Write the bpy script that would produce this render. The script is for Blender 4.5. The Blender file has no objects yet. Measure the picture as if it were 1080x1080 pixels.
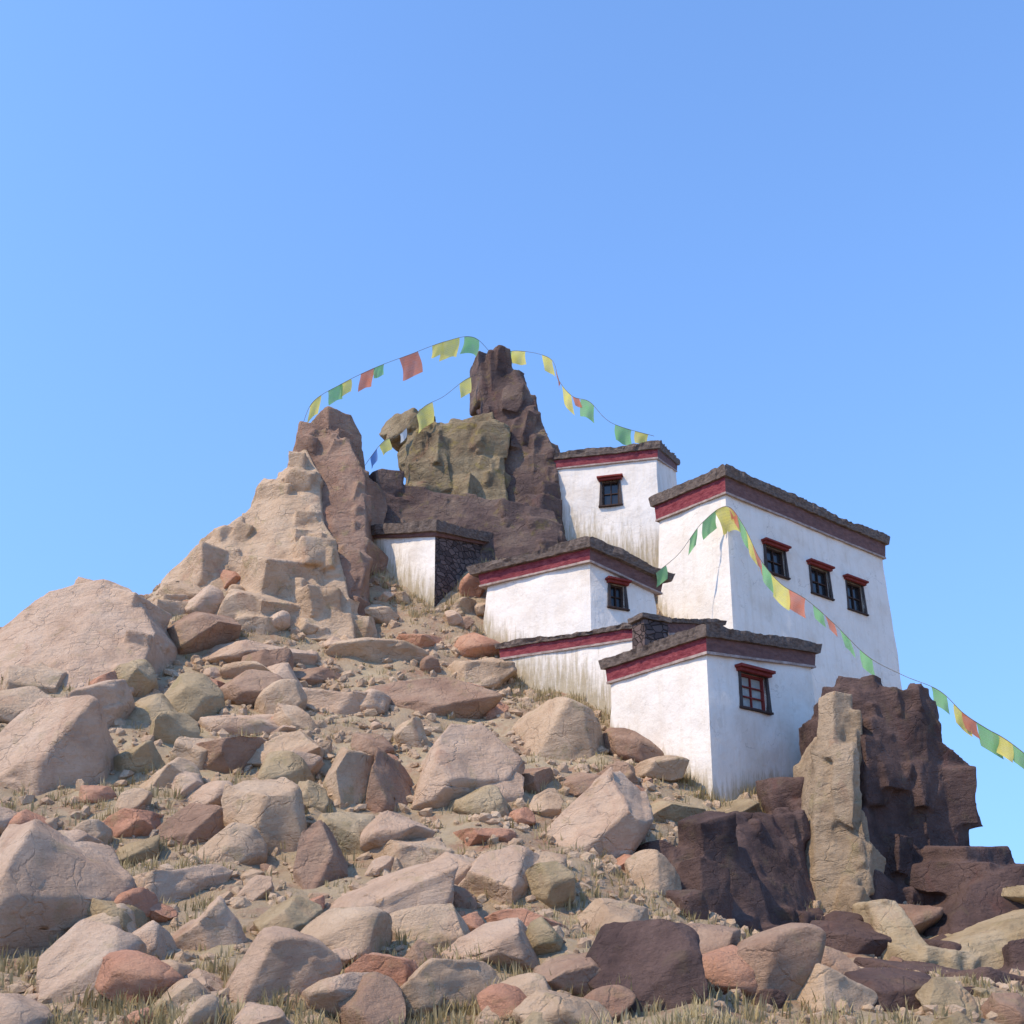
import bpy, bmesh, math, random
import numpy as np
from mathutils import Vector, Matrix, noise

random.seed(7)
RNG = np.random.default_rng(7)
SC = bpy.context.scene
COL = SC.collection
R = math.radians

# ------------------------------------------------------------------ camera
F = 1064.0                       # focal length in pixels of the 1080 px frame
CY = 750.0                       # principal point row (lens shift)
PITCH = math.atan((1000.0 - CY) / F)
SP, CP = math.sin(PITCH), math.cos(PITCH)


def at(px, py, Y):
    """world point that lies in the vertical plane y = Y on the ray of a pixel"""
    a, b = (px - 540) / F, (CY - py) / F
    d = Vector((a, CP - b * SP, SP + b * CP))
    return d * (Y / d.y)


def proj(p):
    dep = p[1] * CP + p[2] * SP
    return 540 + F * p[0] / dep, CY - F * (-p[1] * SP + p[2] * CP) / dep


def z_at(x, y, py):
    k = (CY - py) / F
    return y * (k * CP + SP) / (CP - k * SP)


# ------------------------------------------------------------------ helpers
def tag(o, label=None, cat=None, group=None, kind=None):
    if label: o['label'] = label
    if cat: o['category'] = cat
    if group: o['group'] = group
    if kind: o['kind'] = kind
    return o


def empty(name, loc):
    o = bpy.data.objects.new(name, None)
    COL.objects.link(o)
    o.location = loc
    o.empty_display_size = 0.3
    return o


def link_mesh(name, me, mat=None, parent=None, loc=None):
    o = bpy.data.objects.new(name, me)
    COL.objects.link(o)
    if mat: me.materials.append(mat)
    if parent: o.parent = parent
    if loc is not None: o.location = loc
    return o


def mesh_from(name, verts, faces, smooth=False):
    me = bpy.data.meshes.new(name)
    me.from_pydata([tuple(v) for v in verts], [], faces)
    me.update()
    if smooth:
        me.polygons.foreach_set('use_smooth', [True] * len(me.polygons))
    return me


def from_bm(name, bm, smooth=False):
    bmesh.ops.recalc_face_normals(bm, faces=bm.faces)
    me = bpy.data.meshes.new(name)
    bm.to_mesh(me); bm.free()
    if smooth:
        me.polygons.foreach_set('use_smooth', [True] * len(me.polygons))
    return me


def evaluated(o):
    dg = bpy.context.evaluated_depsgraph_get()
    dg.update()
    return bpy.data.meshes.new_from_object(o.evaluated_get(dg), depsgraph=dg)


# ------------------------------------------------------------------ materials
class NT:
    def __init__(s, name):
        s.m = bpy.data.materials.new(name); s.m.use_nodes = True
        s.t = s.m.node_tree; s.t.nodes.clear()
        s.out = s.n('ShaderNodeOutputMaterial')
        s.b = s.n('ShaderNodeBsdfPrincipled')
        s.l(s.b.outputs[0], s.out.inputs[0])
        s.b.inputs['Roughness'].default_value = 0.9
        s.b.inputs['Specular IOR Level'].default_value = 0.2

    def n(s, typ, **kw):
        x = s.t.nodes.new(typ)
        for k, v in kw.items(): setattr(x, k, v)
        return x

    def l(s, a, b): s.t.links.new(a, b)

    def coords(s, jitter=True, scale=(1, 1, 1), world=False):
        if world:
            vec = s.n('ShaderNodeNewGeometry').outputs['Position']
        else:
            vec = s.n('ShaderNodeTexCoord').outputs['Object']
        if jitter:
            oi = s.n('ShaderNodeObjectInfo')
            mu = s.n('ShaderNodeVectorMath', operation='SCALE')
            mu.inputs[0].default_value = (37.0, 53.0, 71.0)
            s.l(oi.outputs['Random'], mu.inputs['Scale'])
            ad = s.n('ShaderNodeVectorMath', operation='ADD')
            s.l(vec, ad.inputs[0]); s.l(mu.outputs[0], ad.inputs[1])
            vec = ad.outputs[0]
        if scale != (1, 1, 1):
            m = s.n('ShaderNodeVectorMath', operation='MULTIPLY')
            m.inputs[1].default_value = scale
            s.l(vec, m.inputs[0]); vec = m.outputs[0]
        return vec

    def noise(s, vec, scale, detail=6, rough=0.6, dist=0.0):
        x = s.n('ShaderNodeTexNoise')
        x.inputs['Scale'].default_value = scale
        x.inputs['Detail'].default_value = detail
        x.inputs['Roughness'].default_value = rough
        x.inputs['Distortion'].default_value = dist
        s.l(vec, x.inputs['Vector'])
        return x.outputs[0]

    def ramp(s, fac, stops, interp='LINEAR'):
        x = s.n('ShaderNodeValToRGB')
        cr = x.color_ramp; cr.interpolation = interp
        while len(cr.elements) < len(stops): cr.elements.new(0.5)
        for e, (p, c) in zip(cr.elements, stops):
            e.position = p
            e.color = (*c, 1) if len(c) == 3 else c
        s.l(fac, x.inputs[0])
        return x.outputs[0]

    def mix(s, fac, a, b, mode='MIX'):
        x = s.n('ShaderNodeMix', data_type='RGBA', blend_type=mode)
        for sock, v in ((x.inputs[0], fac), (x.inputs[6], a), (x.inputs[7], b)):
            if isinstance(v, (int, float)): sock.default_value = v
            elif isinstance(v, tuple): sock.default_value = (*v, 1)
            else: s.l(v, sock)
        return x.outputs[2]

    def math(s, op, a, b=0.0, clamp=False):
        x = s.n('ShaderNodeMath', operation=op, use_clamp=clamp)
        for i, v in enumerate((a, b)):
            if isinstance(v, (int, float)): x.inputs[i].default_value = v
            else: s.l(v, x.inputs[i])
        return x.outputs[0]

    def bump(s, h, strength=0.5, dist=0.1, prev=None):
        x = s.n('ShaderNodeBump')
        x.inputs['Strength'].default_value = strength
        x.inputs['Distance'].default_value = dist
        s.l(h, x.inputs['Height'])
        if prev is not None: s.l(prev, x.inputs['Normal'])
        return x.outputs[0]

    def done(s, col=None, nor=None):
        if col is not None:
            if isinstance(col, tuple): s.b.inputs['Base Color'].default_value = (*col, 1)
            else: s.l(col, s.b.inputs['Base Color'])
        if nor is not None: s.l(nor, s.b.inputs['Normal'])
        return s.m


W3 = lambda a, b, c: ((0, 0, 0), (1, 1, 1))


def rock_mat(name, c_dark, c_mid, c_light, lichen=(0.30, 0.24, 0.11), red=(0.33, 0.15, 0.09), k_lichen=0.5, k_red=0.35, scale=1.0, bed=0.35):
    s = NT(name)
    v = s.coords(world=True)
    big = s.noise(v, 0.55 * scale, 5, 0.62)
    col = s.ramp(big, [(0.30, c_dark), (0.47, c_mid), (0.68, c_light)])
    # speckled mineral grain
    fine = s.noise(v, 9.0 * scale, 8, 0.72)
    col = s.mix(s.ramp(fine, [(0.35, (0, 0, 0)), (0.68, (1, 1, 1))]), s.mix(0.3, col, c_dark), col)
    # ochre lichen and rusty bleeding
    li = s.ramp(s.noise(v, 1.25 * scale, 7, 0.66, 0.4), [(0.56, (0, 0, 0)), (0.66, (1, 1, 1))])
    col = s.mix(s.math('MULTIPLY', li, k_lichen), col, lichen)
    v2 = s.coords(world=True, scale=(1, 1, 0.55))
    re = s.ramp(s.noise(v2, 0.8 * scale, 6, 0.6, 0.6), [(0.57, (0, 0, 0)), (0.70, (1, 1, 1))])
    col = s.mix(s.math('MULTIPLY', re, k_red), col, red)
    # thin cracks and a dark weathered rind in patches
    vo = s.n('ShaderNodeTexVoronoi', feature='DISTANCE_TO_EDGE')
    vo.inputs['Scale'].default_value = 1.1 * scale
    wob = s.n('ShaderNodeTexNoise'); wob.inputs['Scale'].default_value = 1.6 * scale; wob.inputs['Detail'].default_value = 4
    s.l(v, wob.inputs['Vector'])
    wm = s.n('ShaderNodeVectorMath', operation='SCALE'); wm.inputs['Scale'].default_value = 0.9
    s.l(wob.outputs[1], wm.inputs[0])
    wa = s.n('ShaderNodeVectorMath', operation='ADD'); s.l(v, wa.inputs[0]); s.l(wm.outputs[0], wa.inputs[1])
    s.l(wa.outputs[0], vo.inputs['Vector'])
    crack = s.ramp(vo.outputs['Distance'], [(0.0, (0, 0, 0)), (0.045, (1, 1, 1))])
    pres = s.ramp(s.noise(v, 0.9 * scale, 3), [(0.42, (0, 0, 0)), (0.6, (1, 1, 1))])
    cm = s.math('MULTIPLY', s.math('SUBTRACT', 1.0, crack), pres)
    col = s.mix(s.math('MULTIPLY', cm, 0.16), col, c_dark)
    h = s.math('ADD', s.math('MULTIPLY', s.noise(v, 2.6 * scale, 10, 0.7), 1.0), s.math('MULTIPLY', cm, -0.25))
    vb = s.n('ShaderNodeVectorMath', operation='MULTIPLY'); vb.inputs[1].default_value = (0.35, 0.35, 2.6)
    vt = s.n('ShaderNodeVectorRotate', rotation_type='Y_AXIS'); vt.inputs['Angle'].default_value = 0.22
    s.l(v, vt.inputs['Vector']); s.l(vt.outputs[0], vb.inputs[0])
    beds = s.noise(vb.outputs[0], 1.5 * scale, 8, 0.7, 0.5)
    h = s.math('ADD', h, s.math('MULTIPLY', beds, bed * 1.6))
    col = s.mix(s.math('MULTIPLY', s.ramp(beds, [(0.38, (1, 1, 1)), (0.5, (0, 0, 0))]), bed * 0.5), col, c_dark)
    n1 = s.bump(h, 0.85, 0.24)
    n2 = s.bump(s.noise(v, 16 * scale, 6, 0.7), 0.5, 0.03, n1)
    return s.done(col, n2)


M = {}
M['tan'] = rock_mat('rock_tan', (0.38, 0.255, 0.155), (0.55, 0.39, 0.25), (0.62, 0.465, 0.315))
M['pink'] = rock_mat('rock_pink', (0.42, 0.28, 0.185), (0.57, 0.40, 0.27), (0.64, 0.48, 0.34), k_lichen=0.35)
M['ochre'] = rock_mat('rock_ochre', (0.28, 0.205, 0.115), (0.44, 0.33, 0.19), (0.53, 0.41, 0.26), k_lichen=0.6)
M['rust'] = rock_mat('rock_rust', (0.17, 0.105, 0.075), (0.33, 0.205, 0.14), (0.43, 0.295, 0.205), k_red=0.5)
M['buff'] = rock_mat('rock_buff', (0.20, 0.14, 0.085), (0.39, 0.285, 0.18), (0.50, 0.375, 0.25), k_red=0.45)
M['olive'] = rock_mat('rock_olive', (0.12, 0.085, 0.052), (0.26, 0.20, 0.115), (0.37, 0.295, 0.18), lichen=(0.27, 0.21, 0.06), k_lichen=0.6)
M['red'] = rock_mat('rock_red', (0.33, 0.17, 0.105), (0.53, 0.27, 0.165), (0.58, 0.35, 0.22), k_red=0.7)
M['brown'] = rock_mat('rock_brown', (0.22, 0.135, 0.09), (0.36, 0.225, 0.148), (0.46, 0.31, 0.205), k_lichen=0.35)
M['dark'] = rock_mat('rock_dark', (0.05, 0.032, 0.028), (0.115, 0.072, 0.06), (0.18, 0.115, 0.092), lichen=(0.15, 0.115, 0.06), red=(0.14, 0.06, 0.045), k_lichen=0.3, k_red=0.5)  # dark brown rock that also carries the lower right's shade in its colour
M['crag'] = rock_mat('rock_summit', (0.07, 0.048, 0.043), (0.145, 0.098, 0.082), (0.25, 0.18, 0.13), lichen=(0.22, 0.17, 0.06), red=(0.17, 0.075, 0.055), k_lichen=0.6, k_red=0.5)


def ground_mat():
    s = NT('hill_earth')
    v = s.coords(False, world=True)
    col = s.ramp(s.noise(v, 0.35, 6, 0.6), [(0.32, (0.32, 0.22, 0.135)), (0.47, (0.43, 0.315, 0.19)), (0.62, (0.50, 0.395, 0.235))])
    col = s.mix(s.ramp(s.noise(v, 0.9, 6, 0.65), [(0.52, (0, 0, 0)), (0.66, (1, 1, 1))]), col, (0.36, 0.19, 0.115))
    col = s.mix(s.ramp(s.noise(v, 7.0, 8, 0.75), [(0.40, (0, 0, 0)), (0.65, (0.7, 0.7, 0.7))]), col, (0.48, 0.37, 0.25))
    h = s.noise(v, 4.0, 10, 0.75)
    return s.done(col, s.bump(s.noise(v, 18.0, 6, 0.7), 0.6, 0.05, s.bump(h, 0.8, 0.25)))


def wash_mat():
    """hand-thrown whitewash: drips, thin patches and mud splashed on the foot of the wall"""
    s = NT('whitewash')
    v = s.coords(True)
    vs = s.coords(True, (1.0, 1.0, 0.10))
    base = s.ramp(s.noise(v, 0.6, 6, 0.6), [(0.30, (0.69, 0.605, 0.50)), (0.48, (0.775, 0.705, 0.605)), (0.62, (0.81, 0.74, 0.64))])
    drip = s.ramp(s.noise(vs, 3.2, 8, 0.7), [(0.50, (0, 0, 0)), (0.72, (1, 1, 1))])
    base = s.mix(s.math('MULTIPLY', drip, 0.45), base, (0.62, 0.53, 0.40))
    att = s.n('ShaderNodeAttribute', attribute_name='foot')
    # ragged mud edge: height above the foot against a streaky noise
    edge = s.noise(vs, 4.5, 8, 0.75)
    f = s.math('SUBTRACT', s.math('MULTIPLY', edge, 5.0), s.math('ADD', s.math('MULTIPLY', att.outputs['Fac'], 1.0), 1.05))
    mud = s.math('MULTIPLY', f, 0.8, True)
    base = s.mix(s.math('MULTIPLY', mud, 0.85), base, (0.36, 0.285, 0.165))
    cr = s.n('ShaderNodeTexVoronoi', feature='DISTANCE_TO_EDGE'); cr.inputs['Scale'].default_value = 0.55
    cw = s.n('ShaderNodeVectorMath', operation='MULTIPLY_ADD'); cw.inputs[1].default_value = (1.2, 1.2, 1.2)
    cn = s.n('ShaderNodeTexNoise'); cn.inputs['Scale'].default_value = 1.8; cn.inputs['Detail'].default_value = 5
    s.l(v, cn.inputs['Vector']); s.l(cn.outputs[1], cw.inputs[0]); s.l(v, cw.inputs[2]); s.l(cw.outputs[0], cr.inputs['Vector'])
    cf = s.ramp(cr.outputs['Distance'], [(0.0, (1, 1, 1)), (0.012, (0, 0, 0))])
    cp = s.ramp(s.noise(v, 0.5, 3), [(0.52, (0, 0, 0)), (0.62, (1, 1, 1))])
    base = s.mix(s.math('MULTIPLY', s.math('MULTIPLY', cf, cp), 0.5), base, (0.30, 0.25, 0.19))
    patch = s.ramp(s.noise(v, 1.4, 5, 0.6), [(0.62, (0, 0, 0)), (0.66, (1, 1, 1))])
    base = s.mix(s.math('MULTIPLY', patch, 0.22), base, (0.52, 0.44, 0.33))
    h = s.math('ADD', s.noise(v, 2.2, 8, 0.65), s.math('MULTIPLY', s.noise(vs, 7.0, 8, 0.7), 0.35))
    return s.done(base, s.bump(h, 0.7, 0.09))


def plain_mat(name, c1, c2, scale=3.0, stretch=(1, 1, 1), bump=0.4, rough=0.85):
    s = NT(name)
    v = s.coords(True, stretch)
    col = s.ramp(s.noise(v, scale, 7, 0.65), [(0.35, c1), (0.65, c2)])
    s.b.inputs['Roughness'].default_value = rough
    return s.done(col, s.bump(s.noise(v, scale * 3, 8, 0.7), bump, 0.05))


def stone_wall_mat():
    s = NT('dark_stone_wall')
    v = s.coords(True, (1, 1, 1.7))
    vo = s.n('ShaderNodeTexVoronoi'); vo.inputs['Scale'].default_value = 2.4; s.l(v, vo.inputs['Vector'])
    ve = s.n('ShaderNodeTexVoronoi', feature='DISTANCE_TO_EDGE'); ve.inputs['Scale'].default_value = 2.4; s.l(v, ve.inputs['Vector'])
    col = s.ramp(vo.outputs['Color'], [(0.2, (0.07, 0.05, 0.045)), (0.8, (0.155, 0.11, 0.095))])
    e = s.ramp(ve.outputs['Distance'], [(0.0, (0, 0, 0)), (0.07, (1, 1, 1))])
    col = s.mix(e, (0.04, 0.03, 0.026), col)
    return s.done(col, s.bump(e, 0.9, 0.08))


M['hill'] = ground_mat()
M['wash'] = wash_mat()
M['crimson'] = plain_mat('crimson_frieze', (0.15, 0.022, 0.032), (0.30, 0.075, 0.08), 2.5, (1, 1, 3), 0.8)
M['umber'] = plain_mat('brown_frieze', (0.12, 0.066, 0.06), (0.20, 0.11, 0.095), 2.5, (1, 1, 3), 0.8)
M['slate'] = plain_mat('brushwood_coping', (0.085, 0.064, 0.054), (0.22, 0.17, 0.135), 4.0, (1, 1, 3), 1.0)
M['roof'] = plain_mat('mud_roof', (0.18, 0.14, 0.10), (0.28, 0.22, 0.15), 1.5)
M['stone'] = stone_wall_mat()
M['timber'] = plain_mat('dark_timber', (0.035, 0.022, 0.018), (0.07, 0.042, 0.032), 5)
M['redwood'] = plain_mat('red_timber', (0.16, 0.025, 0.022), (0.23, 0.045, 0.035), 5)
M['black'] = plain_mat('black_surround', (0.045, 0.035, 0.033), (0.08, 0.065, 0.06), 3)
M['pale'] = plain_mat('pale_paper_pane', (0.28, 0.29, 0.26), (0.40, 0.40, 0.36), 4)
M['ledge'] = plain_mat('eave_ledge', (0.25, 0.18, 0.15), (0.45, 0.36, 0.31), 3)
_g = NT('window_glass'); _g.b.inputs['Roughness'].default_value = 0.15; _g.b.inputs['Specular IOR Level'].default_value = 0.5
M['glass'] = _g.done((0.018, 0.018, 0.02))
M['cord'] = plain_mat('flag_cord', (0.12, 0.11, 0.09), (0.2, 0.18, 0.14))


def cloth(name, c):
    s = NT(name)
    v = s.coords(True)
    col = s.mix(s.ramp(s.noise(v, 2.5, 6), [(0.35, (0, 0, 0)), (0.7, (1, 1, 1))]), c, tuple(min(1, x * 0.7 + 0.14) for x in c))
    # rows of faint woodblock print
    uv = s.n('ShaderNodeUVMap').outputs[0]
    pr = s.n('ShaderNodeVectorMath', operation='MULTIPLY'); pr.inputs[1].default_value = (26, 9, 1); s.l(uv, pr.inputs[0])
    sx = s.n('ShaderNodeSeparateXYZ'); s.l(uv, sx.inputs[0])
    row = s.math('GREATER_THAN', s.math('FRACT', s.math('MULTIPLY', sx.outputs[1], 9.0)), 0.45)
    gl = s.math('GREATER_THAN', s.noise(pr.outputs[0], 1.6, 2), 0.52)
    inx = s.math('LESS_THAN', s.math('ABSOLUTE', s.math('SUBTRACT', sx.outputs[0], 0.5)), 0.4)
    iny = s.math('LESS_THAN', s.math('ABSOLUTE', s.math('SUBTRACT', sx.outputs[1], 0.5)), 0.4)
    pm = s.math('MULTIPLY', s.math('MULTIPLY', row, gl), s.math('MULTIPLY', inx, iny))
    col = s.mix(s.math('MULTIPLY', pm, 0.2), col, tuple(x * 0.3 for x in c))
    s.l(col, s.b.inputs['Base Color'])
    tr = s.n('ShaderNodeBsdfTranslucent'); s.l(col, tr.inputs[0])
    mx = s.n('ShaderNodeMixShader'); mx.inputs[0].default_value = 0.4
    s.l(s.b.outputs[0], mx.inputs[1]); s.l(tr.outputs[0], mx.inputs[2]); s.l(mx.outputs[0], s.out.inputs[0])
    return s.m


FLAG = {'y': cloth('flag_yellow', (0.88, 0.78, 0.20)), 'g': cloth('flag_green', (0.30, 0.62, 0.26)),
        'r': cloth('flag_red', (0.76, 0.27, 0.16)), 'b': cloth('flag_blue', (0.16, 0.34, 0.70)), 'w': cloth('flag_white', (0.72, 0.74, 0.70))}


def grass_mat():
    s = NT('dry_grass')
    at_ = s.n('ShaderNodeAttribute', attribute_name='tint')
    col = s.ramp(at_.outputs['Fac'], [(0.0, (0.24, 0.19, 0.085)), (0.45, (0.40, 0.32, 0.16)), (1.0, (0.56, 0.46, 0.27))])
    s.l(col, s.b.inputs['Base Color'])
    tr = s.n('ShaderNodeBsdfTranslucent'); s.l(col, tr.inputs[0])
    mx = s.n('ShaderNodeMixShader'); mx.inputs[0].default_value = 0.3
    s.l(s.b.outputs[0], mx.inputs[1]); s.l(tr.outputs[0], mx.inputs[2]); s.l(mx.outputs[0], s.out.inputs[0])
    return s.m


M['grass'] = grass_mat()

# ------------------------------------------------------------------ terrain
CTRL = [  # pixel row/column and distance of points on the bare hill
    (-300, 1080, 15), (0, 1080, 15), (250, 1080, 15.5), (540, 1080, 16), (800, 1080, 17), (1080, 1085, 20), (1400, 1080, 20),
    (-250, 960, 20), (0, 960, 20.5), (250, 960, 22), (500, 960, 23), (680, 965, 23),
    (-250, 860, 26), (0, 850, 27), (200, 850, 28), (400, 850, 30), (560, 860, 30.5), (690, 880, 30.5),
    (0, 740, 34), (160, 750, 36), (320, 740, 39), (450, 730, 42), (590, 775, 38.5), (660, 812, 36.5),
    (60, 690, 40), (200, 660, 44), (300, 650, 46), (380, 668, 47.5), (460, 668, 47.5), (520, 700, 46.5), (560, 745, 44), (630, 765, 41.5),
    (745, 842, 35.4), (810, 850, 36.5), (862, 838, 39), (740, 960, 29.5), (800, 995, 30), (870, 985, 32), (905, 975, 32.5),
    (-150, 720, 38), (0, 690, 42), (60, 660, 44), (165, 625, 48), (250, 565, 50.5), (335, 520, 53), (430, 560, 54),
    (510, 565, 56), (585, 570, 56), (690, 600, 54.5), (640, 640, 49.5), (760, 700, 48), (930, 790, 54), (930, 920, 40),
    (965, 1015, 31), (1000, 1022, 30.5), (1050, 1005, 30.5), (1100, 975, 31), (1020, 1010, 40), (1090, 1012, 40),
]
WCTRL = [(-60, 30, 4), (-45, 48, 6), (-30, 60, 8), (-16, 64, 13), (-6, 70, 16), (4, 72, 17), (14, 70, 12), (22, 62, 4), (30, 55, -4),
         (35, 42, -3), (40, 30, -1), (26, 45, -2.5), (0, 95, 0), (-40, 85, -2), (40, 85, -4), (0, 4, -2), (-40, 6, -1.8), (40, 6, -1.9), (0, 130, -3), (-70, 60, -2), (70, 60, -3), (-70, 110, -3), (70, 110, -3), (-60, 10, -1.5), (60, 10, -2), (0, -25, -2), (-50, -25, -2), (50, -25, -2)]
PTS = [tuple(at(*c)) for c in CTRL] + WCTRL
PA = np.array([(p[0], p[1]) for p in PTS], float)
ZA = np.array([p[2] for p in PTS], float)


def _kern(d): return d


_n = len(PA)
_A = np.zeros((_n + 3, _n + 3))
_A[:_n, :_n] = _kern(np.linalg.norm(PA[:, None] - PA[None], axis=2)) - np.eye(_n) * 0.25
_A[:_n, _n] = 1; _A[:_n, _n + 1:] = PA; _A[_n, :_n] = 1; _A[_n + 1:, :_n] = PA.T
_W = np.linalg.solve(_A, np.concatenate([ZA, np.zeros(3)]))


def hgrid(xs, ys):
    q = np.stack([xs.ravel(), ys.ravel()], 1)
    out = np.empty(len(q))
    for i in range(0, len(q), 20000):
        c = q[i:i + 20000]
        d = np.sqrt(((c[:, None] - PA[None]) ** 2).sum(2) + 0.6)
        out[i:i + 20000] = d @ _W[:_n] + _W[_n] + c @ _W[_n + 1:]
    far = np.clip((np.hypot(q[:, 0], q[:, 1] - 35) - 75) / 60, 0, 1)
    far = far * far * (3 - 2 * far)
    out = out * (1 - far) + (-3.0) * far
    return out.reshape(xs.shape)


def rough(x, y, z):
    if abs(x) > 70 or y > 110: return 0
    p = Vector((x, y, z))
    a = noise.fractal(p * 0.28, 0.9, 2.1, 6) * 0.42
    c = noise.ridged_multi_fractal(p * 0.5, 0.9, 2.1, 4, 1.0, 2.0) * 0.16
    return a + c - 0.16


def hz(x, y):
    z = float(hgrid(np.array([[x]], float), np.array([[y]], float))[0, 0])
    return z + rough(x, y, z)


def axis(lo, hi, step, ext):
    mid = list(np.arange(lo, hi + 1e-6, step))
    a, b, s = lo, hi, step
    while a > -ext or b < ext:
        s *= 1.35; a -= s; b += s
        mid = [a] + mid + [b]
    return np.array(mid)


XS = axis(-34, 30, 0.26, 1500); YS = axis(9, 66, 0.26, 1500)
GX, GY = np.meshgrid(XS, YS)
GZ = hgrid(GX, GY)
NV = GX.size
tv = [(x, y, z + rough(x, y, z)) for x, y, z in zip(GX.ravel().tolist(), GY.ravel().tolist(), GZ.ravel().tolist())]
nx = len(XS)
tf = [(j * nx + i, j * nx + i + 1, (j + 1) * nx + i + 1, (j + 1) * nx + i) for j in range(len(YS) - 1) for i in range(nx - 1)]
hill = link_mesh('hill', mesh_from('hill', tv, tf, True), M['hill'])
tag(hill, kind='structure')
TZ = np.array([v[2] for v in tv]).reshape(GX.shape)


def ground(x, y):
    """height of the meshed hill"""
    i = int(np.clip(np.searchsorted(XS, x) - 1, 0, nx - 2)); j = int(np.clip(np.searchsorted(YS, y) - 1, 0, len(YS) - 2))
    u = (x - XS[i]) / (XS[i + 1] - XS[i]); v = (y - YS[j]) / (YS[j + 1] - YS[j])
    return float((TZ[j, i] * (1 - u) + TZ[j, i + 1] * u) * (1 - v) + (TZ[j + 1, i] * (1 - u) + TZ[j + 1, i + 1] * u) * v)


def hit(px, py):
    """first point where a pixel's ray meets the hill"""
    Y = 11.0
    while Y < 70:
        p = at(px, py, Y)
        if p.z < ground(p.x, p.y): return p
        Y += 0.2
    return None


# ------------------------------------------------------------------ rocks
def boulder_mesh(k, sub=5):
    rng = random.Random(100 + k)
    bm = bmesh.new()
    bmesh.ops.create_icosphere(bm, subdivisions=sub, radius=1.0)
    V = np.array([v.co[:] for v in bm.verts])
    for i in range(rng.randint(13, 22)):
        n = np.array([rng.gauss(0, 1), rng.gauss(0, 1), rng.gauss(0, 1)]); n /= np.linalg.norm(n)
        d = rng.uniform(0.52, 0.84)
        e = V @ n - d
        V = V - np.outer(np.maximum(e, 0) * 0.995, n)
    V /= np.abs(V).max(0)
    off = Vector((k * 13.1, k * 7.7, k * 3.3))
    for v, c in zip(bm.verts, V):
        c = Vector(c); p = c + off
        d = c.normalized()
        a = noise.fractal(p * 0.9, 1.0, 2.0, 8) * 0.07
        dist, pts = noise.voronoi(p * 1.2)
        a += (noise.cell(pts[0] * 9.7) - 0.5) * 0.03
        v.co = c + d * a
    return from_bm('boulder', bm, True)


BOULDERS = [boulder_mesh(k) for k in range(14)]
for b_ in BOULDERS: b_.materials.append(M['tan'])
STONES = [boulder_mesh(40 + k, 4) for k in range(8)]
for b_ in STONES: b_.materials.append(M['tan'])


def put_rock(name, me, loc, sx, sy, sz, ang=0.0, tilt=0.0, mat='tan'):
    o = bpy.data.objects.new(name, me)
    COL.objects.link(o)
    o.location = loc
    fx, fy, fz = random.choice([(0, 0, 0), (math.pi, 0, 0), (0, math.pi, 0), (0, 0, math.pi)])
    o.rotation_mode = 'QUATERNION'
    q = Matrix.Rotation(-R(ang), 3, 'Y') @ Matrix.Rotation(R(tilt), 3, 'X') @ Matrix.Rotation(fx, 3, 'X') @ Matrix.Rotation(fy, 3, 'Y') @ Matrix.Rotation(fz, 3, 'Z')
    o.rotation_quaternion = q.to_quaternion()
    o.scale = (sx, sy, sz)
    o.material_slots[0].link = 'OBJECT'
    o.material_slots[0].material = M[mat]
    return o


def convex(bm, pts):
    vs = [bm.verts.new(p) for p in pts]
    r = bmesh.ops.convex_hull(bm, input=vs)
    bmesh.ops.delete(bm, geom=[v for v in vs if v.is_valid and not v.link_faces], context='VERTS')
    return r


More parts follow.
